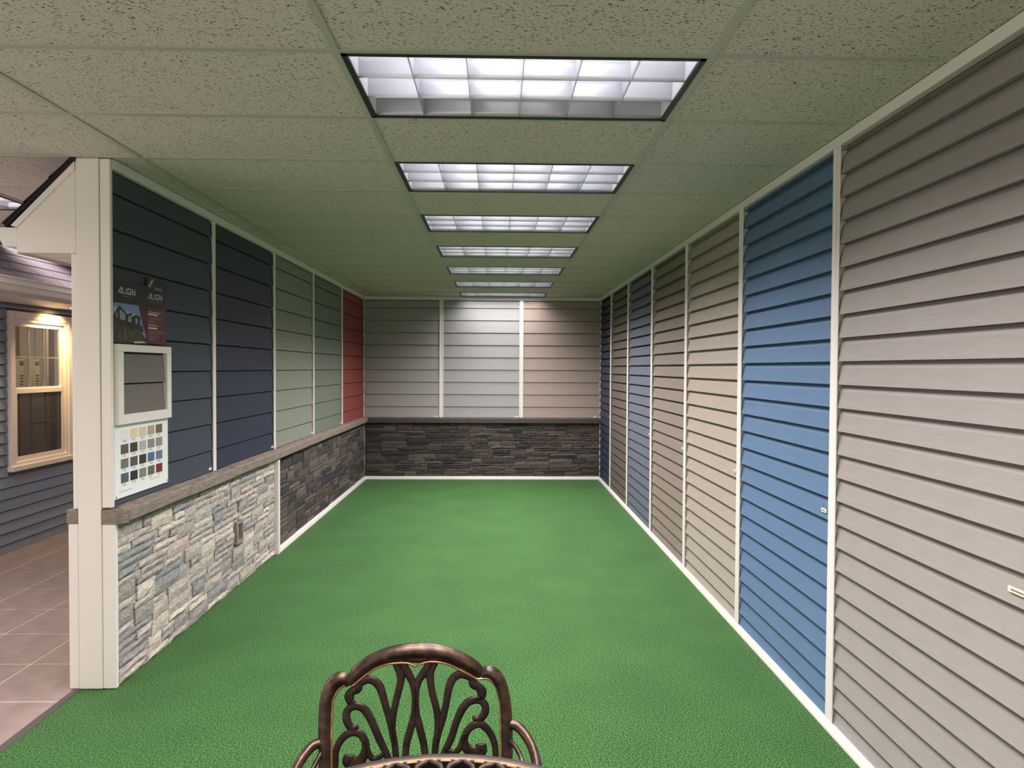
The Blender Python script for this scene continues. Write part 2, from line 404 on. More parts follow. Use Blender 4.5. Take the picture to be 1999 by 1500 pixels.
for i, (c, lab, key) in enumerate(bc):
    siding_panel('back', BT[i]+(.014 if i else .005), BT[i+1]-(.014 if i < 2 else .005), LB, .1775, .013, c, lab, 2.576, .892, key, 'wide composite siding panels on the back wall',
                 (BT[i+1]-BT[i]-.05, .006, .06))

# ------------------------------------------------------------------ white trims
tn = [1]
def trim(mb, label=None, kind='trim'):
    tn[0] += 1
    o = mb.build('%s_%d' % (kind, tn[0]), WHITE); return struct(o, label)
def vstrip(side, a, z0, z1, w=.062, pr=.030, pb=.0245):
    """vertical channel strip: fluted face plate on a narrow neck; the boards tuck in behind the plate"""
    h = w/2; k = .010
    prof = [(-.013, -k), (pb, -k), (pb, -h), (pr-.002, -h), (pr, -h+.002), (pr, -w*.22), (pr-.002, -w*.18), (pr-.002, w*.18), (pr, w*.22), (pr, h-.002), (pr-.002, h), (pb, h), (pb, k), (-.013, k)]
    fn = {'right': lambda p, q, z: (XR-p, a+q, z), 'left': lambda p, q, z: (XL+p, a+q, z), 'back': lambda p, q, z: (a+q, YB-p, z)}[side]
    return MB().prism(prof, z0, z1, fn)
for a in RT[:-1]: trim(vstrip('right', a, .03, 2.59), 'white vertical divider between siding panels on the right wall')
for a in LT[1:-1]: trim(vstrip('left', a, .905, 2.59, .048, .0205, .0145), 'white vertical divider between siding panels on the left wall')
for a in BT[1:3]: trim(vstrip('back', a, .892, 2.59, .058, .0205, .0145), 'white vertical divider between siding panels on the back wall')
trim(MB().box(XR-.032, XR, YN, YB, 2.580, ZC-.003), 'white top moulding along the right wall')
trim(MB().box(XL, XL+.026, 3.575, YB, 2.578, ZC-.003), 'white top moulding along the left wall')
trim(MB().box(XL, XR, YB-.026, YB, 2.578, ZC-.003), 'white top moulding along the back wall')
trim(MB().box(XR-.022, XR, YB-.022, YB, .03, 2.58), 'white corner strip in the right back corner')
trim(MB().box(XL, XL+.02, YB-.02, YB, .03, 2.58), 'white corner strip in the left back corner')
def base(fn, a0, a1):
    return MB().prism([(0, 0), (.040, 0), (.040, .010), (.034, .036), (.030, .042), (0, .042)], a0, a1, fn)
struct(base(lambda p, q, a: (XR-p, a, q), YN, YB).build('baseboard_right', WHITE))
struct(base(lambda p, q, a: (XL+.012+p, a, q), 6.145, YB).build('baseboard_left', WHITE))
struct(base(lambda p, q, a: (a, YB-.012-p, q), XL, XR).build('baseboard_back', WHITE))
trim(MB().cbox(XL, XL+.058, 6.115, 6.160, 0, .815, .003), 'white upright between the pale and the dark stone')

# ------------------------------------------------------------------ stone veneer: every stone a part
def lay(width, height, unit_h, wmin, wmax, tall, rnd, long_step=.02):
    nr = max(1, round(height/unit_h)); uh = height/nr; nc = int(width/long_step); uw = width/nc
    occ = [[0]*nc for _ in range(nr)]; out = []
    for r in range(nr):
        c = 0
        while c < nc:
            if occ[r][c]: c += 1; continue
            free = 0
            while c+free < nc and not occ[r][c+free]: free += 1
            h = 2 if rnd.random() < tall else 1
            w = int(rnd.uniform(max(wmin, 2.1*h*uh), max(wmax, 3.4*h*uh))/uw)
            w = max(2, min(w, free))
            if free-w < wmin/uw*.6: w = free
            h = min(h, nr-r)
            for rr in range(r, r+h):
                for cc in range(c, c+w):
                    if occ[rr][cc]: h = min(h, rr-r)
            h = max(1, h)
            for rr in range(r, r+h):
                for cc in range(c, c+w): occ[rr][cc] = 1
            out.append((c*uw, (c+w)*uw, r*uh, (r+h)*uh)); c += w
    return out
def stone_mesh(w, h, dep, rnd, gap):
    """rough faced stone: 4x2 face grid, wavy edges, sides running back"""
    nx = max(2, min(5, int(w/.07)+1)); v = []; f = []
    for j, ty in enumerate((0, .5, 1)):
        for i in range(nx+1):
            tx = i/nx
            x = gap/2+tx*(w-gap)+(rnd.uniform(-.003, .003) if 0 < i < nx else rnd.uniform(0, .003)*(1 if i == 0 else -1))
            z = gap/2+ty*(h-gap)+(rnd.uniform(-.0035, .0035) if j != 1 else rnd.uniform(-.1, .1)*h)
            edge = (i in (0, nx)) or j != 1
            v.append((x, dep*(rnd.uniform(.72, .9) if edge else rnd.uniform(.92, 1.15)), z))
    k = nx+1
    for j in range(2):
        for i in range(nx): f.append((j*k+i, j*k+i+1, (j+1)*k+i+1, (j+1)*k+i))
    ring = [i for i in range(k)]+[k+nx]+[2*k+i for i in range(nx, -1, -1)]+[k]
    n = len(v); v += [(v[i][0], 0, v[i][2]) for i in ring]
    for a in range(len(ring)):
        b = (a+1) % len(ring); f.append((ring[a], n+a, n+b, ring[b]))
    return v, f
def stone_panel(label, side, a0, a1, z0, z1, m, mortar, unit_h, wmin, wmax, tall, dep, seed, gap=.004, hole=None):
    rnd = random.Random(seed)
    root = empty('stone_veneer', {'left': (XL, a0, z0), 'back': (a0, YB, z0)}[side])
    if side == 'left': MB().box(-.014, .008, 0, a1-a0, 0, z1-z0).build('backing', mortar, root)
    else: MB().box(0, a1-a0, -.008, .014, 0, z1-z0).build('backing', mortar, root)
    for (u0, u1, w0, w1) in lay(a1-a0, z1-z0, unit_h, wmin, wmax, tall, rnd):
        fill = []
        if hole and u0 < hole[1] and u1 > hole[0] and w0 < hole[3] and w1 > hole[2]:
            segs = []
            if u0 < hole[0]-.03: segs.append((u0, hole[0]))
            if u1 > hole[1]+.03: segs.append((hole[1], u1))
            m0, m1 = max(u0, hole[0]), min(u1, hole[1])
            if w1 > hole[3]+.012: fill.append((m0, m1, hole[3], w1))
            if w0 < hole[2]-.012: fill.append((m0, m1, w0, hole[2]))
        else: segs = [(u0, u1)]
        for s0, s1, w0, w1 in [(q0, q1, w0, w1) for q0, q1 in segs]+fill:
            if s1-s0 < .012: continue
            d = dep*rnd.uniform(.65, 1.2)
            v, f = stone_mesh(s1-s0, w1-w0, d, rnd, gap)
            b = MB()
            b.v = [(.006+y, x, z) for x, y, z in v] if side == 'left' else [(x, -.006-y, z) for x, y, z in v]; b.f = f
            b.build('stone', m, root, loc=((0, s0, w0) if side == 'left' else (s0, 0, w0)))
    return tag(root, label, 'stone veneer', 'stone veneer panels below the ledges')
stone_panel('pale grey ledgestone panel on the left wall below the colour chart', 'left', 3.580, 6.113, .004, .824, LSTONE, LMORTAR, .0410, .15, .40, .26, .030, 11, .005, (1.588, 1.738, .306, .476))
stone_panel('dark brown-grey ledgestone panel on the left wall beyond the white upright', 'left', 6.162, YB-.03, .042, .824, DSTONE, MORTAR, .0435, .18, .42, .3, .022, 21)
stone_panel('dark charcoal ledgestone panel across the back wall', 'back', XL+.05, XR-.03, .042, .810, DSTONE, MORTAR, .0365, .16, .46, .22, .024, 31)

# electrical box set into the pale stone
ob = empty('outlet_box', (XL, 5.242, .398)); tag(ob, 'small brown recessed outlet box set in the pale stone', 'outlet box')
m = MB()
for a in ((-.068, .068, .062, .080), (-.068, .068, -.080, -.062), (-.068, -.040, -.062, .062), (.040, .068, -.062, .062)): m.box(0, .046, *a)
m.build('surround', mat('outlet_surround', (140, 128, 118), .7, var=.1), ob)
MB().box(0, .022, -.040, .040, -.062, .062).build('cover', mat('outlet_cover', (96, 86, 74), .6), ob)
for z in (-.03, .03): MB().cbox(.022, .025, -.016, .016, z-.014, z+.014, .002).build('socket', mat('outlet_socket', (82, 74, 64), .5), ob)

# ledges: cap stones laid end to end
lg = empty('stone_ledge', (XL, 3.49, .826)); tag(lg, 'grey-brown cap stone ledge along the left wall', 'ledge')
J = [3.60, 4.335, 5.07, 5.72, 6.26, 7.0, 7.75, 8.5, 9.25, YB-.09]
ledge_prof = [(0, 0), (.072, 0), (.078, .006), (.078, .058), (.070, .066), (0, .078)]
for i in range(len(J)-1):
    rr = random.Random(i); dz = rr.uniform(-.002, .002)
    MB().prism(ledge_prof, J[i]+.002, J[i+1]-.002, lambda p, q, a: (p, a-3.49, q+dz)).build('cap_stone', LEDGE, lg)
cs = MB()                                                            # chamfered end stone wrapping the post
out = [(-.032, .058), (.030, .058), (.066, .078), (.078, .10), (.078, .108), (0, .108), (0, .1), (-.032, .1)]
n = len(out); cs.v = [(x, y, z) for z in (0, .072) for x, y in out]; cs.f = [tuple(range(n))[::-1], tuple(range(n, 2*n))]+[(i, (i+1) % n, n+(i+1) % n, n+i) for i in range(n)]
cs.build('end_stone', LEDGE, lg)
bl = empty('stone_ledge', (XL, YB, .812)); tag(bl, 'dark cap stone ledge along the back wall', 'ledge')
JB = [XL+.02, -1.15, -.40, .34, 1.06, XR-.015]
for i in range(len(JB)-1):
    MB().prism([(0, 0), (.066, 0), (.072, .006), (.072, .062), (.066, .070), (0, .078)], JB[i]+.002, JB[i+1]-.002, lambda p, q, a: (a-XL, -p, q)).build('cap_stone', DLEDGE, bl)
sl = empty('stone_ledge', (-2.06, 3.55, .826)); tag(sl, 'short cap stone ledge end on the aisle side of the white post', 'ledge')
MB().cbox(-.058, -.0, 0, .7, 0, .070, .004).build('cap_stone', LEDGE, sl)
MB().cbox(-.058, -.0, .704, 1.44, 0, .070, .004).build('cap_stone', LEDGE, sl)

# ------------------------------------------------------------------ white end post of the left wall
po = empty('end_post', (-2.0, 3.55, 0)); tag(po, 'tall white aluminium-clad post at the end of the left wall', 'post')
def pbox(name, x0, x1, y0, y1, z0, z1, mt=WHITE): return MB().cbox(x0+2.0, x1+2.0, y0-3.55, y1-3.55, z0, z1, .003).build(name, mt, po)
pbox('cladding', -2.060, -1.946, 3.548, 3.60, .004, ZC-.004, WARMWHITE)
pbox('corner_strip', -1.943, -1.893, 3.550, 3.574, .906, ZC-.006)
pbox('corner_strip', -2.087, -2.061, 3.556, 3.605, .90, 2.158)
pbox('base_strip', -1.945, -1.880, 3.552, 3.577, .004, .826)
pbox('base_strip', -2.110, -2.061, 3.552, 3.604, .004, .826)

# ------------------------------------------------------------------ eave with roof edge on the aisle side of the left wall
ev = empty('roof_eave', (-2.06, 3.55, 2.16)); tag(ev, 'boxed white eave return with black shingle edge beside the post', 'roof eave')
YE = 8.6-3.55
MB().prism([(-.001, 0), (-.282, 0), (-.282, .122), (-.001, .405)], 0, .03, lambda p, q, a: (p, a, q)).build('gable_panel', WARMWHITE, ev)
MB().prism([(-.001, .405), (-.282, .122), (-.31, .130), (-.001, .446)], -.006, YE, lambda p, q, a: (p, a, q)).build('rake_board', WHITE, ev)
MB().prism([(.004, .450), (-.332, .122), (-.338, .132), (-.02, .462), (.004, .462)], -.012, YE, lambda p, q, a: (p, a, q)).build('roof_edge', DSHINGLE, ev)
for k, (t0, t1) in enumerate(((0, .34), (.30, .70), (.66, .97))):
    x0, z0 = -.340+.34*t0, .134+.335*t0; x1, z1 = -.340+.34*t1, .134+.335*t1
    if z1 > .458: x1 -= (z1-.458); z1 = .458
    MB().prism([(x0, z0), (x0-.006, z0+.008), (x1-.002, z1+.003), (x1, z1)], -.016, YE, lambda p, q, a: (p, a, q)).build('shingle_course', DSHINGLE, ev)
MB().box(-.286, -.282, .002, YE, -.006, .12).build('fascia', WHITE, ev)
for k in range(38):
    MB().cbox(-.281, -.002, .032+k*.132, .032+(k+1)*.132-.004, .004, .010, .0015).build('soffit_board', WARMWHITE, ev)
g = MB().prism([(-.288, .03), (-.288, .122), (-.292, .122), (-.292, .036), (-.345, .036), (-.362, .075), (-.370, .08), (-.378, .118), (-.384, .122), (-.384, .112), (-.376, .075), (-.368, .068), (-.350, .03)], .006, YE, lambda p, q, a: (p, a, q))
g.build('gutter', WHITE, ev)
MB().prism([(-.288, .03), (-.288, .122), (-.384, .122), (-.376, .075), (-.350, .03)], .004, .008, lambda p, q, a: (p, a, q)).build('gutter_end_cap', WHITE, ev)

# ------------------------------------------------------------------ house facade across the tiled aisle
XF = -4.2; FY0, FY1 = 4.6, 9.3; WY0, WY1, WZ0, WZ1 = 6.215, 7.14, .69, 2.082
wf = struct(empty('wall_facade', (XF, FY0, 0)), 'blue-grey lap siding wall of the house front across the tiled aisle')
FS = mat('siding_facade', (136, 145, 162), .5, var=.04, vscale=(7, 7, 90), bump=.15, bscale=(14, 14, 420), bdist=.0012)
b = MB()
for a in ((FY0, WY0+.03, 0, 2.6), (WY1-.03, FY1, 0, 2.6), (WY0+.03, WY1-.03, 0, WZ0+.03), (WY0+.03, WY1-.03, WZ1-.03, 2.6)):
    b.box(-.10, -.015, a[0]-FY0, a[1]-FY0, a[2], a[3])
b.build('board', PLASTER, wf)
for k in range(24):
    z = -.02+.0965*k
    if z > 2.11: continue
    lo = max(z, .002); hi = min(z+.0965, 2.145)
    runs = [(FY0, FY1)] if (hi <= WZ0 or lo >= WZ1-.004) else [(FY0, WY0-.012), (WY1+.012, FY1)]
    for r0, r1 in runs:
        me = MB().prism(course_profile(.0965, .014, hi-lo), r0-FY0, r1-FY0, lambda p, q, a: (p, a, q)).mesh('siding_course')
        link('siding_course', me, FS, wf, loc=(0, 0, lo))
# window
wd = struct(empty('window_1', (XF, WY0, WZ0)), 'white double-hung window with grilles in the blue-grey facade')
ww, wh = WY1-WY0, WZ1-WZ0
WF = mat('window_vinyl', (232, 222, 214), .4)
def wbox(name, d0, d1, y0, y1, z0, z1, parent=wd, mt=WF): return MB().cbox(d0, d1, y0, y1, z0, z1, .003).build(name, mt, parent)
cz = .062
wbox('casing', -.06, .034, 0, cz, .03, wh); wbox('casing', -.06, .034, ww-cz-.03, ww, .03, wh); wbox('casing', -.06, .034, cz, ww-cz-.03, wh-cz, wh)
wbox('inner_casing', -.06, .022, cz, cz+.02, .07, wh-cz); wbox('inner_casing', -.06, .022, ww-cz-.06, ww-cz-.03, .07, wh-cz); wbox('inner_casing', -.06, .024, cz+.02, ww-cz-.06, wh-cz-.03, wh-cz)
wbox('sill', -.06, .055, -.012, ww+.012, 0, .045); wbox('sub_sill', -.06, .030, cz, ww-cz-.03, .045, .075)
ua, ub = .084, ww-.152; mid = .700
def sash(name, z0, z1, d, fw):
    s = MB()
    for a in ((ua, ub, z0, z0+fw), (ua, ub, z1-fw, z1), (ua, ua+fw*.55, z0+fw, z1-fw), (ub-fw*.55, ub, z0+fw, z1-fw)): s.box(d-.03, d, *a)
    o = s.build(name, WF, wd); return o
su = sash('upper_sash', mid-.012, wh-cz-.03, .004, .036); slw = sash('lower_sash', .075, mid+.012, .016, .040)
GL = bpy.data.materials.new('window_glass'); GL.use_nodes = True
gb = GL.node_tree.nodes['Principled BSDF']; gb.inputs['Transmission Weight'].default_value = 1; gb.inputs['Roughness'].default_value = .02; gb.inputs['IOR'].default_value = 1.45
gb.inputs['Base Color'].default_value = (.92, .92, .9, 1)
for o, z0, z1, d in ((su, mid+.02, wh-cz-.065, -.012), (slw, .112, mid-.026, 0.0)):
    MB().box(d-.004, d, ua+.018, ub-.018, z0, z1).build('pane', GL, o)
    for q in (1, 2):
        yy = ua+.02+(ub-ua-.04)*q/3; MB().box(d-.016, d-.006, yy-.009, yy+.009, z0, z1).build('grille_bar', WF, o)
    zz = (z0+z1)/2
    for q in range(3):
        y0 = ua+.02+(ub-ua-.04)*q/3+(.009 if q else 0); y1 = ua+.02+(ub-ua-.04)*(q+1)/3-(.009 if q < 2 else 0)
        MB().box(d-.016, d-.006, y0, y1, zz-.009, zz+.009).build('grille_bar', WF, o)
SC = bpy.data.materials.new('insect_screen'); SC.use_nodes = True; _n = SC.node_tree.nodes; _l = SC.node_tree.links
_t = _n.new('ShaderNodeBsdfTransparent'); _m = _n.new('ShaderNodeMixShader'); _m.inputs[0].default_value = .5
_n['Principled BSDF'].inputs['Base Color'].default_value = (.05, .045, .045, 1); _n['Principled BSDF'].inputs['Roughness'].default_value = .8
_l.new(_t.outputs[0], _m.inputs[1]); _l.new(_n['Principled BSDF'].outputs[0], _m.inputs[2]); _l.new(_m.outputs[0], _n['Material Output'].inputs[0])
MB().box(.0035, .0045, ua+.018, ub-.018, .108, mid-.022).build('insect_screen', SC, slw)
# small room behind the window
struct(MB().box(-5.45, -5.40, 5.6, 8.2, 0, 2.6).build('wall_interior', mat('tan_interior', (128, 100, 72), .8, var=.3, vscale=(3, 3, .4))), 'brown panelled wall seen through the window')
struct(MB().box(-5.4, -4.3, 8.2, 8.25, 0, 2.6).build('wall_interior_end', mat('grey_interior', (150, 142, 140), .8)))
struct(MB().box(-5.4, -4.3, 5.55, 5.6, 0, 2.6).build('wall_interior_near', mat('brown_interior', (90, 66, 56), .8)))
struct(MB().box(-5.4, -4.3, 5.6, 8.2, -.03, 0).build('floor_interior', mat('brown_floor', (92, 72, 60), .7)))
struct(MB().box(-5.4, -4.3, 5.6, 8.2, 2.45, 2.5).build('ceiling_interior', mat('cream_ceiling', (190, 176, 150), .8)))
il = bpy.data.lights.new('interior_fill_lamp', 'AREA'); il.shape = 'RECTANGLE'; il.size = .9; il.size_y = .5; il.energy = 20; il.color = (1, .86, .66)  # added fill light, brightens the interior seen through the panes
ilo = bpy.data.objects.new('interior_fill_lamp', il); COL.objects.link(ilo)
fx = empty('added_interior_light', (-4.95, 7.1, 2.45)); tag(fx, 'added panel lamp that brightens the room behind the window', 'ceiling light')
MB().cbox(-.26, .26, -.46, .46, -.03, 0, .004).build('frame', HOUSING, fx); MB().box(-.24, .24, -.44, .44, -.034, -.030).build('diffuser', emit('added_diffuser', (255, 240, 215), 2.5), fx)  # glowing fitting made up to carry the added fill light
ilo.parent = fx; ilo.location = (0, 0, -.04); il.shape = 'RECTANGLE'; il.size = .45; il.size_y = .85
for i, (yy, w) in enumerate(((6.95, .13), (7.185, .13))):
    o = empty('sample_board', (-4.62, yy, 1.35)); tag(o, ('left' if i == 0 else 'right')+' of two pale printed sample boards hanging behind the window', 'sample board', 'printed boards behind the window')
    MB().cbox(-.006, 0, 0, w, .0, .32, .001).build('board', mat('pale_board', (226, 228, 206), .6), o)
    p = MB()
    for q in range(4): p.box(.0, .0008, w*.50+q*.016, w*.50+q*.016+.010, .255, .30)
    for q in range(5): p.box(.0, .0008, w*.55, w*(.92-.06*(q % 2)), .04+q*.028, .052+q*.028)
    MB().box(-.004, -.002, w*.5-.002, w*.5+.002, .32, 1.10).build('hanger', BLACK, o)
    p.build('print', mat('black_print', (40, 42, 40), .6), o)
cu = MB().prism([(.0, 0), (.03, .05), (-.01, .1), (.03, .15), (0, .2), (-.02, .2), (0, .15), (-.03, .1), (.01, .05), (-.02, 0)], 0, 2.45, lambda p, q, a: (p, q, a))
tag(cu.build('curtain', mat('white_curtain', (206, 196, 188), .8), loc=(-4.50, 7.27, 0)), 'pale folded drape at the side behind the window', 'curtain')
# eave of the facade: soffit, gutter, shingles
fr_ = empty('facade_roof', (-3.70, FY0, 2.15)); tag(fr_, 'shingled roof edge with white gutter over the facade window', 'roof')
LN = FY1-FY0
MB().box(-.52, .0, 0, LN, -.0, .008).build('soffit', WHITE, fr_)
MB().box(-.004, .012, 0, LN, -.012, .10).build('fascia', WHITE, fr_)
MB().prism([(.012, .02), (.012, .112), (.016, .112), (.016, .026), (.062, .026), (.078, .062), (.088, .068), (.094, .104), (.104, .112), (.104, .120), (.088, .116), (.080, .074), (.070, .068), (.056, .018)], 0, LN, lambda p, q, a: (p, a, q)).build('gutter', WHITE, fr_)
sx, sz = -.81, .586                                                   # roof direction (36 degrees)
ex0 = .06; ez0 = .112
MB().prism([(ex0, ez0-.02), (ex0, ez0), (ex0+sx*.60, ez0+sz*.60), (ex0+sx*.60, ez0+sz*.60-.02)], 0, LN, lambda p, q, a: (p, a, q)).build('roof_deck', DSHINGLE, fr_)
tw = .305
for k in range(4):
    for j in range(-1, int(LN/tw)+1):
        y0 = max(0, j*tw+(k % 2)*tw*.5); y1 = min(LN, (j+1)*tw+(k % 2)*tw*.5-.006)
        if y1-y0 < .03: continue
        t0 = .143*k; t1 = min(.60, t0+.155); th0 = .009; th1 = .002
        nx, nz = .586, .81
        pr = [(ex0+sx*t0, ez0+sz*t0), (ex0+sx*t0+nx*th0, ez0+sz*t0+nz*th0), (ex0+sx*t1+nx*th1, ez0+sz*t1+nz*th1), (ex0+sx*t1, ez0+sz*t1)]
        MB().prism(pr, y0, y1, lambda p, q, a: (p, a, q)).build('shingle', SHINGLE, fr_)
pl = empty('soffit_light', (-3.97, 6.78, 2.15)); tag(pl, 'small warm recessed lamp in the soffit above the window', 'soffit light')
MB().lathe([(.030, -.001), (.044, -.004), (.046, 0), (.030, .0)], 24).build('ring', WHITE, pl, True)
MB().lathe([(0, -.0008), (.030, -.0008)], 24).build('lens', emit('warm_lens', (255, 206, 130), 14), pl)
sp = bpy.data.lights.new('spot', 'SPOT'); sp.energy = 70; sp.color = (1, .66, .30); sp.spot_size = math.radians(120); sp.spot_blend = .8; sp.shadow_soft_size = .03
spo = bpy.data.objects.new('spot', sp); COL.objects.link(spo); spo.parent = pl; spo.location = (0, 0, -.01); spo.rotation_euler = (0, math.radians(28), 0)

# ------------------------------------------------------------------ posters, sample frame and colour chart on the charcoal panel
XP = -1.898
def flat(name, rgb, poly, parent, off, org, thick=.0004, rough=.4):
    """flat print: polygon in (y, z) on the poster face"""
    b = MB(); b.prism(poly, off, off+thick, lambda p, q, a: (a, p-org[1], q-org[2]))
    return b.build(name, mat('print_%d_%d_%d' % rgb, rgb, rough), parent)
STROKES = {'A': [((0, 0), (.62, 1)), ((.66, 1), (.66, 0)), ((.66, .07), (.36, .07))], 'L': [((.07, 1), (.07, 0)), ((.07, .07), (.55, .07))], 'I': [((.07, 1), (.07, 0))],
           'G': [((.72, .93), (.07, .93)), ((.07, .93), (.07, .07)), ((.07, .07), (.66, .07)), ((.66, .07), (.66, .5)), ((.66, .5), (.36, .5))],
           'N': [((.07, 0), (.07, 1)), ((.07, 1), (.66, 0)), ((.66, 0), (.66, 1))], 'E': [((.07, 0), (.07, 1)), ((.07, .93), (.6, .93)), ((.07, .5), (.5, .5)), ((.07, .07), (.6, .07))],
           'T': [((0, .93), (.66, .93)), ((.33, .93), (.33, 0))], 'K': [((.07, 0), (.07, 1)), ((.07, .45), (.62, 1)), ((.22, .55), (.66, 0))]}
ADV = {'A': .86, 'L': .70, 'I': .34, 'G': .92, 'N': .86, 'E': .78, 'T': .8, 'K': .82}
def word(txt, y0, z0, y1, h, parent, org, off, rgb, wt=.15):
    total = sum(ADV[c] for c in txt)-.12; sc = (y1-y0)/total; b = MB(); cx = y0
    for c in txt:
        for i, ((ax, az), (bx, bz)) in enumerate(STROKES[c]):
            p = Vector((cx+ax*sc, z0+az*h)); q = Vector((cx+bx*sc, z0+bz*h)); d = (q-p); d.normalize(); nrm = Vector((-d.y, d.x))*(wt*h/2)
            b.prism([(p+nrm)[:], (q+nrm)[:], (q-nrm)[:], (p-nrm)[:]], off+i*.00008, off+.0005+i*.00008, lambda u, v, a: (a, u-org[1], v-org[2]))
        cx += ADV[c]*sc
    return b.build('lettering', mat('print_%d_%d_%d' % rgb, rgb, .4), parent)
def bars(rows_, parent, org, off, rgb):
    b = MB()
    for y0, y1, z, h, seed in rows_:
        rr = random.Random(seed); a = y0
        while a < y1:
            w = rr.uniform(.004, .012); b.prism([(a, z), (min(a+w, y1), z), (min(a+w, y1), z+h), (a, z+h)], off, off+.0004, lambda u, v, q: (q, u-org[1], v-org[2])); a += w+.0022
    o = b.build('small_print', mat('print_%d_%d_%d' % rgb, rgb, .5), parent); o['kind'] = 'stuff'; return o
org = (XP, 3.576, 1.724)
p1 = empty('poster', org); tag(p1, 'dark poster with ALIGN lettering above a photo of a gabled house', 'poster', 'posters above the sample frame')
MB().cbox(0, .0030, 0, .340, 0, .318, .0006).build('board', mat('poster_black', (36, 33, 38), .4), p1)
flat('sky_print', (120, 140, 180), [(3.578, 1.924), (3.824, 1.928), (3.866, 1.841), (3.905, 1.76), (3.578, 1.76)], p1, .0030, org)
flat('cloud_print', (152, 164, 186), [(3.69, 1.893), (3.72, 1.886), (3.76, 1.882), (3.80, 1.880), (3.84, 1.872), (3.84, 1.866), (3.69, 1.866)], p1, .0032, org)
flat('cloud_print', (172, 182, 196), [(3.578, 1.90), (3.60, 1.905), (3.62, 1.888), (3.578, 1.86)], p1, .0032, org)
flat('maroon_print', (72, 32, 36), [(3.828, 1.927), (3.9155, 1.928), (3.9155, 1.74), (3.905, 1.76), (3.868, 1.841)], p1, .0034, org)
flat('house_print', (48, 40, 40), [(3.585, 1.874), (3.634, 1.914), (3.708, 1.874), (3.757, 1.885), (3.749, 1.871), (3.747, 1.77), (3.578, 1.77), (3.578, 1.861)], p1, .0036, org)
flat('house_print', (44, 38, 40), [(3.749, 1.860), (3.796, 1.877), (3.839, 1.872), (3.866, 1.83), (3.877, 1.79), (3.747, 1.77)], p1, .0036, org)
for w_ in ([(3.636, 1.893), (3.687, 1.874), (3.687, 1.840), (3.633, 1.844)], [(3.718, 1.863), (3.746, 1.868), (3.746, 1.835), (3.717, 1.836)], [(3.791, 1.859), (3.812, 1.859), (3.811, 1.829), (3.79, 1.831)], [(3.838, 1.855), (3.85, 1.85), (3.862, 1.82), (3.84, 1.825)], [(3.60, 1.875), (3.612, 1.88), (3.612, 1.85), (3.60, 1.85)]):
    flat('window_print', (138, 146, 154), w_, p1, .0040, org)
flat('garden_print', (58, 60, 40), [(3.578, 1.823), (3.618, 1.838), (3.642, 1.814), (3.692, 1.819), (3.748, 1.794), (3.822, 1.798), (3.876, 1.773), (3.914, 1.737), (3.578, 1.726)], p1, .0044, org)
rr = random.Random(5)
for k in range(16):
    cy, cz_ = rr.uniform(3.60, 3.86), rr.uniform(1.735, 1.80); w_ = rr.uniform(.008, .02); h_ = rr.uniform(.012, .03)
    flat('leaf_print', rr.choice([(86, 88, 54), (74, 78, 48), (98, 96, 64), (40, 40, 30)]), [(cy-w_, cz_-h_*.4), (cy, cz_-h_*.6), (cy+w_, cz_-h_*.2), (cy+w_*.4, cz_+h_*.3), (cy, cz_+h_), (cy-w_*.5, cz_+h_*.4)], p1, .0048+k*.00001, org, .0003)
flat('path_print', (208, 196, 184), [(3.768, 1.736), (3.865, 1.740), (3.905, 1.733), (3.773, 1.728)], p1, .0052, org)
word('ALIGN', 3.622, 1.976, 3.792, .031, p1, org, .0031, (226, 222, 222))
bars([(3.662, 3.762, 1.9615, .0045, 3)], p1, org, .0031, (120, 112, 114))
org2 = (XP, 3.918, 1.730)
p2 = empty('poster', org2); tag(p2, 'maroon and black text poster with smaller ALIGN lettering, right of the house poster', 'poster', 'posters above the sample frame')
MB().cbox(0, .0030, 0, .222, 0, .358, .0006).build('board', mat('poster_black', (36, 33, 38), .4), p2)
flat('maroon_print', (86, 40, 44), [(3.919, 1.927), (4.139, 1.925), (4.139, 1.731), (3.919, 1.731)], p2, .0030, org2)
flat('slash_mark', (176, 166, 162), [(3.935, 2.040), (3.972, 2.084), (3.990, 2.084), (3.953, 2.040)], p2, .0031, org2)
flat('slash_mark', (92, 48, 44), [(3.960, 2.040), (3.994, 2.082), (4.004, 2.076), (3.982, 2.040)], p2, .0031, org2)
word('GENTEK', 4.006, 2.030, 4.092, .014, p2, org2, .0031, (150, 148, 150), .2)
word('ALIGN', 3.930, 1.976, 4.093, .030, p2, org2, .0031, (216, 212, 212))
bars([(3.955, 4.075, 1.962, .004, 8)], p2, org2, .0031, (116, 110, 112))
bars([(3.930, 4.075, 1.900, .008, 11), (3.930, 4.045, 1.828-.0, .007, 12)], p2, org2, .0034, (176, 150, 150))
bars([(3.930, 4.040, 1.887, .009, 21), (3.930, 4.030, 1.812, .009, 22)], p2, org2, .0034, (222, 206, 204))
bars([(3.930, 4.100, 1.873, .003, 31), (3.930, 4.085, 1.864, .003, 32), (3.930, 4.01, 1.854, .003, 33), (3.930, 4.012, 1.846, .003, 34), (3.930, 4.008, 1.838, .003, 35),
      (3.930, 4.105, 1.799, .003, 36), (3.930, 4.11, 1.790, .003, 37), (3.930, 4.06, 1.781, .003, 38), (3.930, 4.06, 1.768, .003, 39), (3.930, 4.02, 1.759, .003, 40), (3.930, 4.005, 1.750, .003, 41)], p2, org2, .0034, (158, 118, 118))
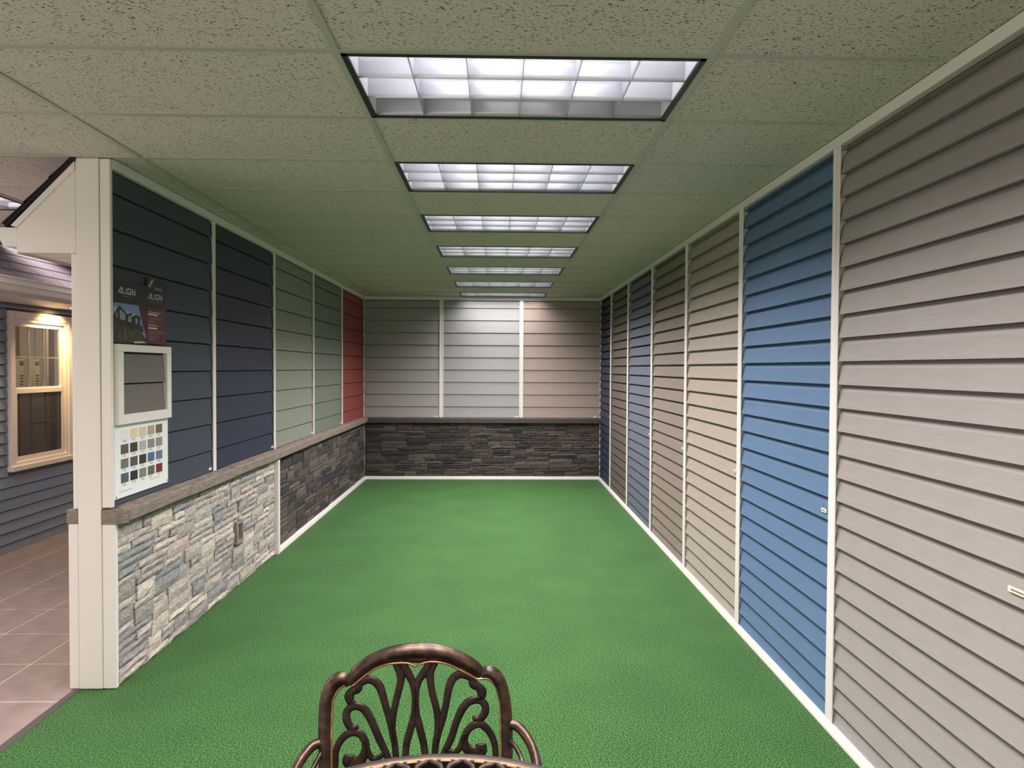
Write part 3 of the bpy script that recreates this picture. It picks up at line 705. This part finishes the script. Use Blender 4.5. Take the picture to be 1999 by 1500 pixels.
# sample frame
sf = empty('framed_sample', (XP, 3.578, 1.313)); tag(sf, 'thick white frame holding two grey siding boards, above the colour chart', 'sample frame')
FW, FH = .573, .405
m = MB()
for a in ((0, FW, 0, .050), (0, FW, FH-.038, FH), (0, .048, .050, FH-.038), (FW-.052, FW, .050, FH-.038)): m.cbox(0, .028, *a, .002)
m.build('frame', mat('frame_white', (226, 222, 212), .45), sf)
FSM = mat('siding_frame_sample', (108, 102, 97), .55, var=.05, vscale=(8, 8, 90), bump=.2, bscale=(16, 16, 420), bdist=.001)
for z0, z1 in ((.050, .208), (.208, FH-.038)):
    MB().prism(course_profile(z1-z0, .014, z1-z0), .050, FW-.054, lambda p, q, a: (max(p, -.001)+.002, a, q)).build('siding_course', FSM, sf, loc=(0, 0, z0))
# colour chart
cc = empty('colour_chart', (XP, 3.556, .940)); tag(cc, 'white colour chart board with twenty siding swatches', 'colour chart')
MB().cbox(0, .005, .020, .594, 0, .372, .001).build('board', mat('chart_white', (232, 234, 232), .35), cc)
SW = [[(226, 226, 222), (222, 202, 166), (212, 194, 168), (172, 157, 136), (116, 95, 76)], [(98, 85, 67), (62, 58, 52), (172, 170, 168), (136, 134, 132), (148, 138, 130)],
      [(116, 112, 106), (88, 82, 76), (54, 54, 48), (72, 104, 144), (102, 116, 130)], [(86, 92, 100), (40, 48, 58), (126, 124, 114), (94, 99, 84), (112, 44, 42)]]
for r in range(4):
    for c in range(5):
        y0 = 3.633-3.556+c*.0928; z1 = 1.283-.940-r*.0737
        MB().box(.005, .0066, y0, y0+.0725, z1-.048, z1).build('swatch', mat('swatch_%d_%d' % (r, c), SW[r][c], .5, bump=.15, bscale=(20, 20, 400), bdist=.001), cc)
b = MB(); rr = random.Random(4)
for r in range(4):
    for c in range(5):
        y0 = 3.633-3.556+c*.0928; z = 1.283-.940-r*.0737-.057
        for q in range(2): b.box(.005, .0054, y0+.014+rr.uniform(0, .008), y0+.058-rr.uniform(0, .012), z-q*.006, z-q*.006+.003)
b.box(.005, .0054, .06, .19, .030, .033); b.box(.005, .0054, .38, .49, .046, .049)
b.build('captions', mat('chart_print', (150, 146, 142), .5), cc)['kind'] = 'stuff'
for y, z in ((.032, .010), (.582, .012)): MB().box(.005, .0062, y-.004, y+.004, z-.004, z+.004).build('pin', BLACK, cc)

# ------------------------------------------------------------------ cast aluminium patio chair
def bronze(name, rgb, hi, rough=.34):
    m = bpy.data.materials.new(name); m.use_nodes = True; nt = m.node_tree; N = nt.nodes; L = nt.links
    b = N['Principled BSDF']; b.inputs['Metallic'].default_value = .75; b.inputs['Roughness'].default_value = rough
    tc = N.new('ShaderNodeTexCoord'); nz = N.new('ShaderNodeTexNoise'); nz.inputs['Scale'].default_value = 38; nz.inputs['Detail'].default_value = 5; L.new(tc.outputs['Object'], nz.inputs[0])
    cr = N.new('ShaderNodeValToRGB'); e = cr.color_ramp.elements; e[0].position = .42; e[0].color = (*lin(rgb), 1); e[1].position = .72; e[1].color = (*lin(hi), 1)
    L.new(nz.outputs[0], cr.inputs[0]); L.new(cr.outputs[0], b.inputs['Base Color'])
    bp = N.new('ShaderNodeBump'); bp.inputs['Strength'].default_value = .12; bp.inputs['Distance'].default_value = .001; L.new(nz.outputs[0], bp.inputs['Height']); L.new(bp.outputs[0], b.inputs['Normal'])
    return m
BRZ = bronze('antique_bronze', (60, 48, 43), (98, 74, 58)); BEAD = bronze('rubbed_gold_bead', (150, 112, 80), (196, 150, 110), .3)
SCR = bronze('scroll_bronze', (46, 35, 32), (70, 50, 41), .42)
A_CH = math.radians(4.9); TL = math.radians(10)
ZB = .88                                                             # height of the back's reference point
ch = empty('patio_chair', (-.196+math.sin(A_CH)*.20, 1.853-math.cos(A_CH)*.20, 0), A_CH)
tag(ch, 'dark bronze cast metal patio chair with scrollwork back', 'chair')
def bk(s, t, d=0.0):                                                 # back plane -> chair space (y away from the table)
    return Vector((s, .20+t*math.sin(TL)+d*math.cos(TL), ZB+t*math.cos(TL)-d*math.sin(TL)))
NB = (0, math.cos(TL), -math.sin(TL))
def rail(name, pts, rad, mt=BRZ, d=0.0, n=6):
    P = [bk(p.x, p.y, d) for p in crom(pts, n)]
    if isinstance(rad, (list, tuple)):
        m_ = len(P)-1; rad = [rad[min(len(rad)-2, int(i/m_*(len(rad)-1)))]*(1-(i/m_*(len(rad)-1)-min(len(rad)-2, int(i/m_*(len(rad)-1)))))+rad[min(len(rad)-2, int(i/m_*(len(rad)-1)))+1]*(i/m_*(len(rad)-1)-min(len(rad)-2, int(i/m_*(len(rad)-1)))) for i in range(m_+1)]
    return MB().tube(P, rad, 14).build(name, mt, ch, True)
rail('side_rail', [(-.232, -.46), (-.234, -.36), (-.236, -.286), (-.238, -.224), (-.239, -.166), (-.236, -.122), (-.226, -.09), (-.208, -.074), (-.193, -.074), (-.178, -.086)], [.015, .0155, .016, .0165, .0165, .0165, .017, .0175, .016, .011])
rail('side_rail', [(.219, -.46), (.221, -.36), (.223, -.309), (.224, -.246), (.223, -.187), (.219, -.141), (.21, -.104), (.195, -.08), (.177, -.071), (.159, -.078)], [.015, .0155, .016, .0165, .0165, .0165, .017, .0175, .016, .011])
rail('top_rail', [(-.180, -.085), (-.163, -.061), (-.136, -.040), (-.096, -.022), (-.052, -.013), (0, -.011), (.042, -.015), (.083, -.026), (.118, -.042), (.146, -.061), (.158, -.075)], [.011, .0165, .0175, .0185, .0195, .020, .0195, .0185, .0175, .0165, .011])
rail('bead_trim', [(-.217, -.46), (-.219, -.287), (-.221, -.215), (-.221, -.151), (-.218, -.122), (-.206, -.099), (-.189, -.088), (-.173, -.087), (-.169, -.089), (-.149, -.073), (-.119, -.053), (-.089, -.042), (-.062, -.039), (-.034, -.040), (-.019, -.045), (-.011, -.049)], .0032, BEAD, -.006)
rail('bead_trim', [(-.011, -.049), (0, -.044), (.021, -.039), (.045, -.040), (.073, -.047), (.104, -.062), (.132, -.077), (.149, -.086), (.170, -.086), (.186, -.093), (.200, -.114), (.207, -.154), (.208, -.219), (.208, -.309), (.205, -.46)], .0032, BEAD, -.006)
def scroll(pts, w, name='scroll'):
    P = [bk(p.x, p.y, 0) for p in crom(pts, 6)]; m_ = len(P)-1
    if isinstance(w, (list, tuple)):
        k = len(w)-1; R = []
        for i in range(m_+1):
            u = i/m_*k; a = min(k-1, int(u)); R.append((w[a]*(1-(u-a))+w[a+1]*(u-a))*.70)
    else: R = [w/2]*(m_+1)
    return MB().tube(P, R, 10, flat=(NB, .012)).build(name, SCR, ch, True)
scroll([(-.165, -.134), (-.176, -.129), (-.179, -.116), (-.172, -.105), (-.159, -.099), (-.154, -.086), (-.136, -.078), (-.119, -.081), (-.103, -.096), (-.094, -.121), (-.086, -.147), (-.075, -.18), (-.068, -.213), (-.062, -.245), (-.057, -.30)], [.006, .015, .019, .015, .017, .016, .015, .015, .016, .014, .013, .014, .013, .012, .012])
scroll([(-.157, -.188), (-.160, -.194), (-.174, -.192), (-.184, -.175), (-.185, -.156), (-.175, -.144), (-.158, -.141), (-.141, -.150), (-.128, -.168), (-.115, -.194), (-.103, -.221), (-.09, -.247), (-.070, -.29)], [.003, .010, .014, .015, .014, .014, .015, .015, .015, .014, .014, .013, .012])
scroll([(-.213, -.34), (-.210, -.282), (-.210, -.25), (-.200, -.224), (-.184, -.209), (-.164, -.204), (-.147, -.212), (-.137, -.229), (-.133, -.245), (-.124, -.263), (-.113, -.271), (-.096, -.264), (-.088, -.257)], [.011, .011, .012, .013, .014, .014, .014, .014, .012, .011, .009, .009, .009])
scroll([(-.139, -.225), (-.136, -.245), (-.143, -.266), (-.160, -.278), (-.176, -.272), (-.176, -.258)], [.012, .015, .018, .022, .026, .018])
scroll([(-.058, -.036), (-.050, -.062), (-.049, -.084), (-.055, -.110), (-.062, -.139), (-.067, -.168), (-.0675, -.205), (-.063, -.24)], [.022, .018, .014, .013, .013, .012, .010, .008], 'tulip_bar')
scroll([(-.055, -.036), (-.037, -.058), (-.022, -.082), (-.015, -.105), (-.012, -.131), (-.014, -.164), (-.020, -.192), (-.029, -.221), (-.034, -.246), (-.037, -.30)], [.020, .017, .014, .013, .013, .013, .014, .014, .013, .012], 'tulip_bar')
scroll([(.036, -.036), (.026, -.062), (.027, -.087), (.032, -.117), (.041, -.150), (.046, -.179), (.046, -.212), (.041, -.244), (.036, -.30)], [.022, .018, .014, .013, .013, .013, .013, .013, .012], 'tulip_bar')
scroll([(.034, -.036), (.016, -.060), (-.001, -.082), (-.009, -.105), (-.011, -.131), (-.009, -.164), (-.002, -.193), (.006, -.223), (.012, -.249), (.017, -.30)], [.020, .017, .014, .013, .013, .013, .014, .014, .013, .012], 'tulip_bar')
scroll([(.144, -.136), (.158, -.133), (.160, -.119), (.151, -.107), (.139, -.100), (.134, -.084), (.114, -.075), (.097, -.076), (.082, -.089), (.073, -.115), (.068, -.144), (.060, -.177), (.052, -.205), (.046, -.235)], [.006, .015, .019, .015, .017, .016, .015, .015, .016, .014, .013, .014, .012, .008])
scroll([(.138, -.179), (.142, -.185), (.156, -.186), (.168, -.172), (.169, -.155), (.158, -.142), (.140, -.139), (.121, -.147), (.106, -.166), (.093, -.194), (.081, -.229), (.068, -.255), (.045, -.30)], [.003, .010, .014, .015, .014, .014, .015, .015, .015, .014, .014, .013, .012])
scroll([(.197, -.34), (.195, -.303), (.194, -.257), (.183, -.225), (.162, -.202), (.142, -.200), (.124, -.212), (.114, -.231), (.104, -.253), (.090, -.264), (.073, -.260), (.063, -.254)], [.011, .011, .012, .013, .014, .014, .014, .014, .012, .010, .009, .009])
scroll([(.117, -.219), (.114, -.240), (.122, -.258), (.140, -.266), (.156, -.262), (.157, -.248)], [.012, .015, .018, .022, .026, .018])
def flange(pts, w, d=0.0):
    P = [bk(p.x, p.y, d) for p in crom(pts, 6)]; MB().tube(P, w/2, 8, flat=(NB, .010)).build('inner_flange', BRZ, ch, True)
flange([(-.178, -.083), (-.152, -.064), (-.122, -.044), (-.090, -.033), (-.060, -.029), (-.030, -.029), (-.011, -.031), (.010, -.031), (.045, -.031), (.076, -.038), (.107, -.052), (.136, -.068), (.158, -.081)], .022)
flange([(-.226, -.46), (-.228, -.287), (-.229, -.151), (-.224, -.115), (-.211, -.092), (-.190, -.081)], .016); flange([(.212, -.46), (.215, -.309), (.214, -.154), (.208, -.112), (.192, -.088), (.168, -.080)], .016)
rail('lower_rail', [(-.232, -.335), (-.1, -.30), (0, -.292), (.1, -.305), (.221, -.345)], .010)
rail('lower_rail', [(-.232, -.45), (0, -.44), (.219, -.45)], .012)
# arms, seat, legs
for s, x0 in ((-1, -.238), (1, .224)):
    top = bk(x0, -.200 if s > 0 else -.222)
    arm = crom([tuple(top), (x0+s*.030, top.y-.012, top.z-.006), (x0+s*.052, top.y-.05, top.z-.022), (x0+s*.060, top.y-.11, top.z-.030), (x0+s*.056, top.y-.19, top.z-.034), (x0+s*.045, top.y-.25, top.z-.06), (x0+s*.03, top.y-.27, top.z-.13), (x0+s*.012, top.y-.26, .43)], 6)
    MB().tube(arm, .0125, 12).build('arm_rest', BRZ, ch, True)
    sup = crom([tuple(bk(x0, -.235)), (x0+s*.024, top.y-.045, top.z-.048), (x0+s*.034, top.y-.09, top.z-.075), (x0+s*.018, top.y-.12, top.z-.14), (x0+s*.0, top.y-.10, .43)], 6)
    MB().tube(sup, .006, 10).build('arm_scroll', BRZ, ch, True)
seat_y = -.09
pts = [(.235*math.copysign(abs(math.cos(a))**.6, math.cos(a)), seat_y+.225*math.copysign(abs(math.sin(a))**.6, math.sin(a)), .425) for a in [2*math.pi*i/40 for i in range(40)]]
MB().tube(pts, .014, 10, closed=True).build('seat_rim', BRZ, ch, True)
for k in range(-4, 5):
    MB().cbox(k*.048-.012, k*.048+.012, seat_y-.215, seat_y+.215, .418, .430, .003).build('seat_slat', SCR, ch)
for sx_ in (-1, 1):
    for sy_ in (-1, 1):
        x, y = sx_*.205, seat_y+sy_*.195
        MB().tube(crom([(x, y, .42), (x+sx_*.012, y+sy_*.012, .33), (x+sx_*.004, y+sy_*.004, .2), (x+sx_*.006, y+sy_*.01, .08), (x+sx_*.024, y+sy_*.03, .012)], 6), [.017]*6+[.013]*12+[.012]*6+[.014], 12).build('leg', BRZ, ch, True)

# ------------------------------------------------------------------ round cast table
tb = empty('patio_table', (-.111, 1.167, 0)); tag(tb, 'round bronze cast metal patio table with pierced lattice top', 'table')
RTB = .464; ZT = .72
TBM = bronze('table_bronze', (66, 58, 55), (84, 70, 62), .55)
MB().lathe([(RTB-.024, ZT-.002), (RTB-.020, ZT), (RTB-.004, ZT-.001), (RTB, ZT-.008), (RTB-.002, ZT-.026), (RTB-.010, ZT-.034), (RTB-.024, ZT-.030), (RTB-.024, ZT-.002)], 96).build('rim', TBM, tb, True)
MB().lathe([(RTB-.0285, ZT-.006), (RTB-.0250, ZT+.0006), (RTB-.0225, ZT-.003)], 96).build('rim_bead', bronze('table_bead', (118, 90, 66), (146, 112, 84), .5), tb, True)
NM = 36
me_l = None
def pol(r, a): return (r*math.sin(a), r*math.cos(a), ZT-.006)
da = 2*math.pi/NM
lp = MB()
R1, R2 = RTB-.022, RTB-.105
for s in (-1, 1):
    P = crom([pol(R1+.002, s*da*.50), pol(R1-.008, s*da*.40), pol(R1-.020, s*da*.20), pol(R1-.038, s*da*.10), pol(R1-.056, s*da*.26), pol(R1-.070, s*da*.46), pol(R2, s*da*.5)], 5)
    lp.tube(P, .0048, 8, flat=((0, 0, 1), .010))
    P = crom([pol(R1+.001, s*da*.06), pol(R1-.006, s*da*.24), pol(R1-.016, s*da*.26), pol(R1-.022, s*da*.10)], 5); lp.tube(P, .0035, 8, flat=((0, 0, 1), .009))
me_l = lp.mesh('lattice_motif'); me_l.materials.append(TBM)
for k in range(NM):
    o = link('lattice_motif', me_l, TBM, tb, True); o.rotation_euler = (0, 0, k*da)
MB().lathe([(R2+.006, ZT-.012), (R2+.006, ZT-.001), (R2-.012, ZT-.001), (R2-.012, ZT-.012), (R2+.006, ZT-.012)], 72).build('inner_ring', TBM, tb)
for k in range(18):
    a = k*2*math.pi/18; P = crom([pol(R2-.005, a), pol(R2*.75, a+.12), pol(R2*.5, a-.1), pol(.075, a)], 5)
    MB().tube(P, .007, 8, flat=((0, 0, 1), .010)).build('lattice_spoke', TBM, tb, True)
MB().lathe([(.024, ZT-.014), (.024, ZT), (.08, ZT), (.08, ZT-.014), (.024, ZT-.014)], 48).build('hub', TBM, tb)
for k in range(4):
    a = math.pi/4+k*math.pi/2; c, s = math.cos(a), math.sin(a)
    MB().tube(crom([(c*.30, s*.30, ZT-.02), (c*.22, s*.22, .52), (c*.16, s*.16, .36), (c*.22, s*.22, .16), (c*.33, s*.33, .014)], 6), .018, 12).build('leg', BRZ, tb, True)
pr_ = [(.16*math.cos(2*math.pi*i/32), .16*math.sin(2*math.pi*i/32), .36) for i in range(32)]
MB().tube(pr_, .009, 8, closed=True).build('stretcher_ring', BRZ, tb, True)
MB().lathe([(.27, ZT-.03), (.29, ZT-.03), (.29, ZT-.012), (.27, ZT-.012), (.27, ZT-.03)], 48).build('apron_ring', BRZ, tb)
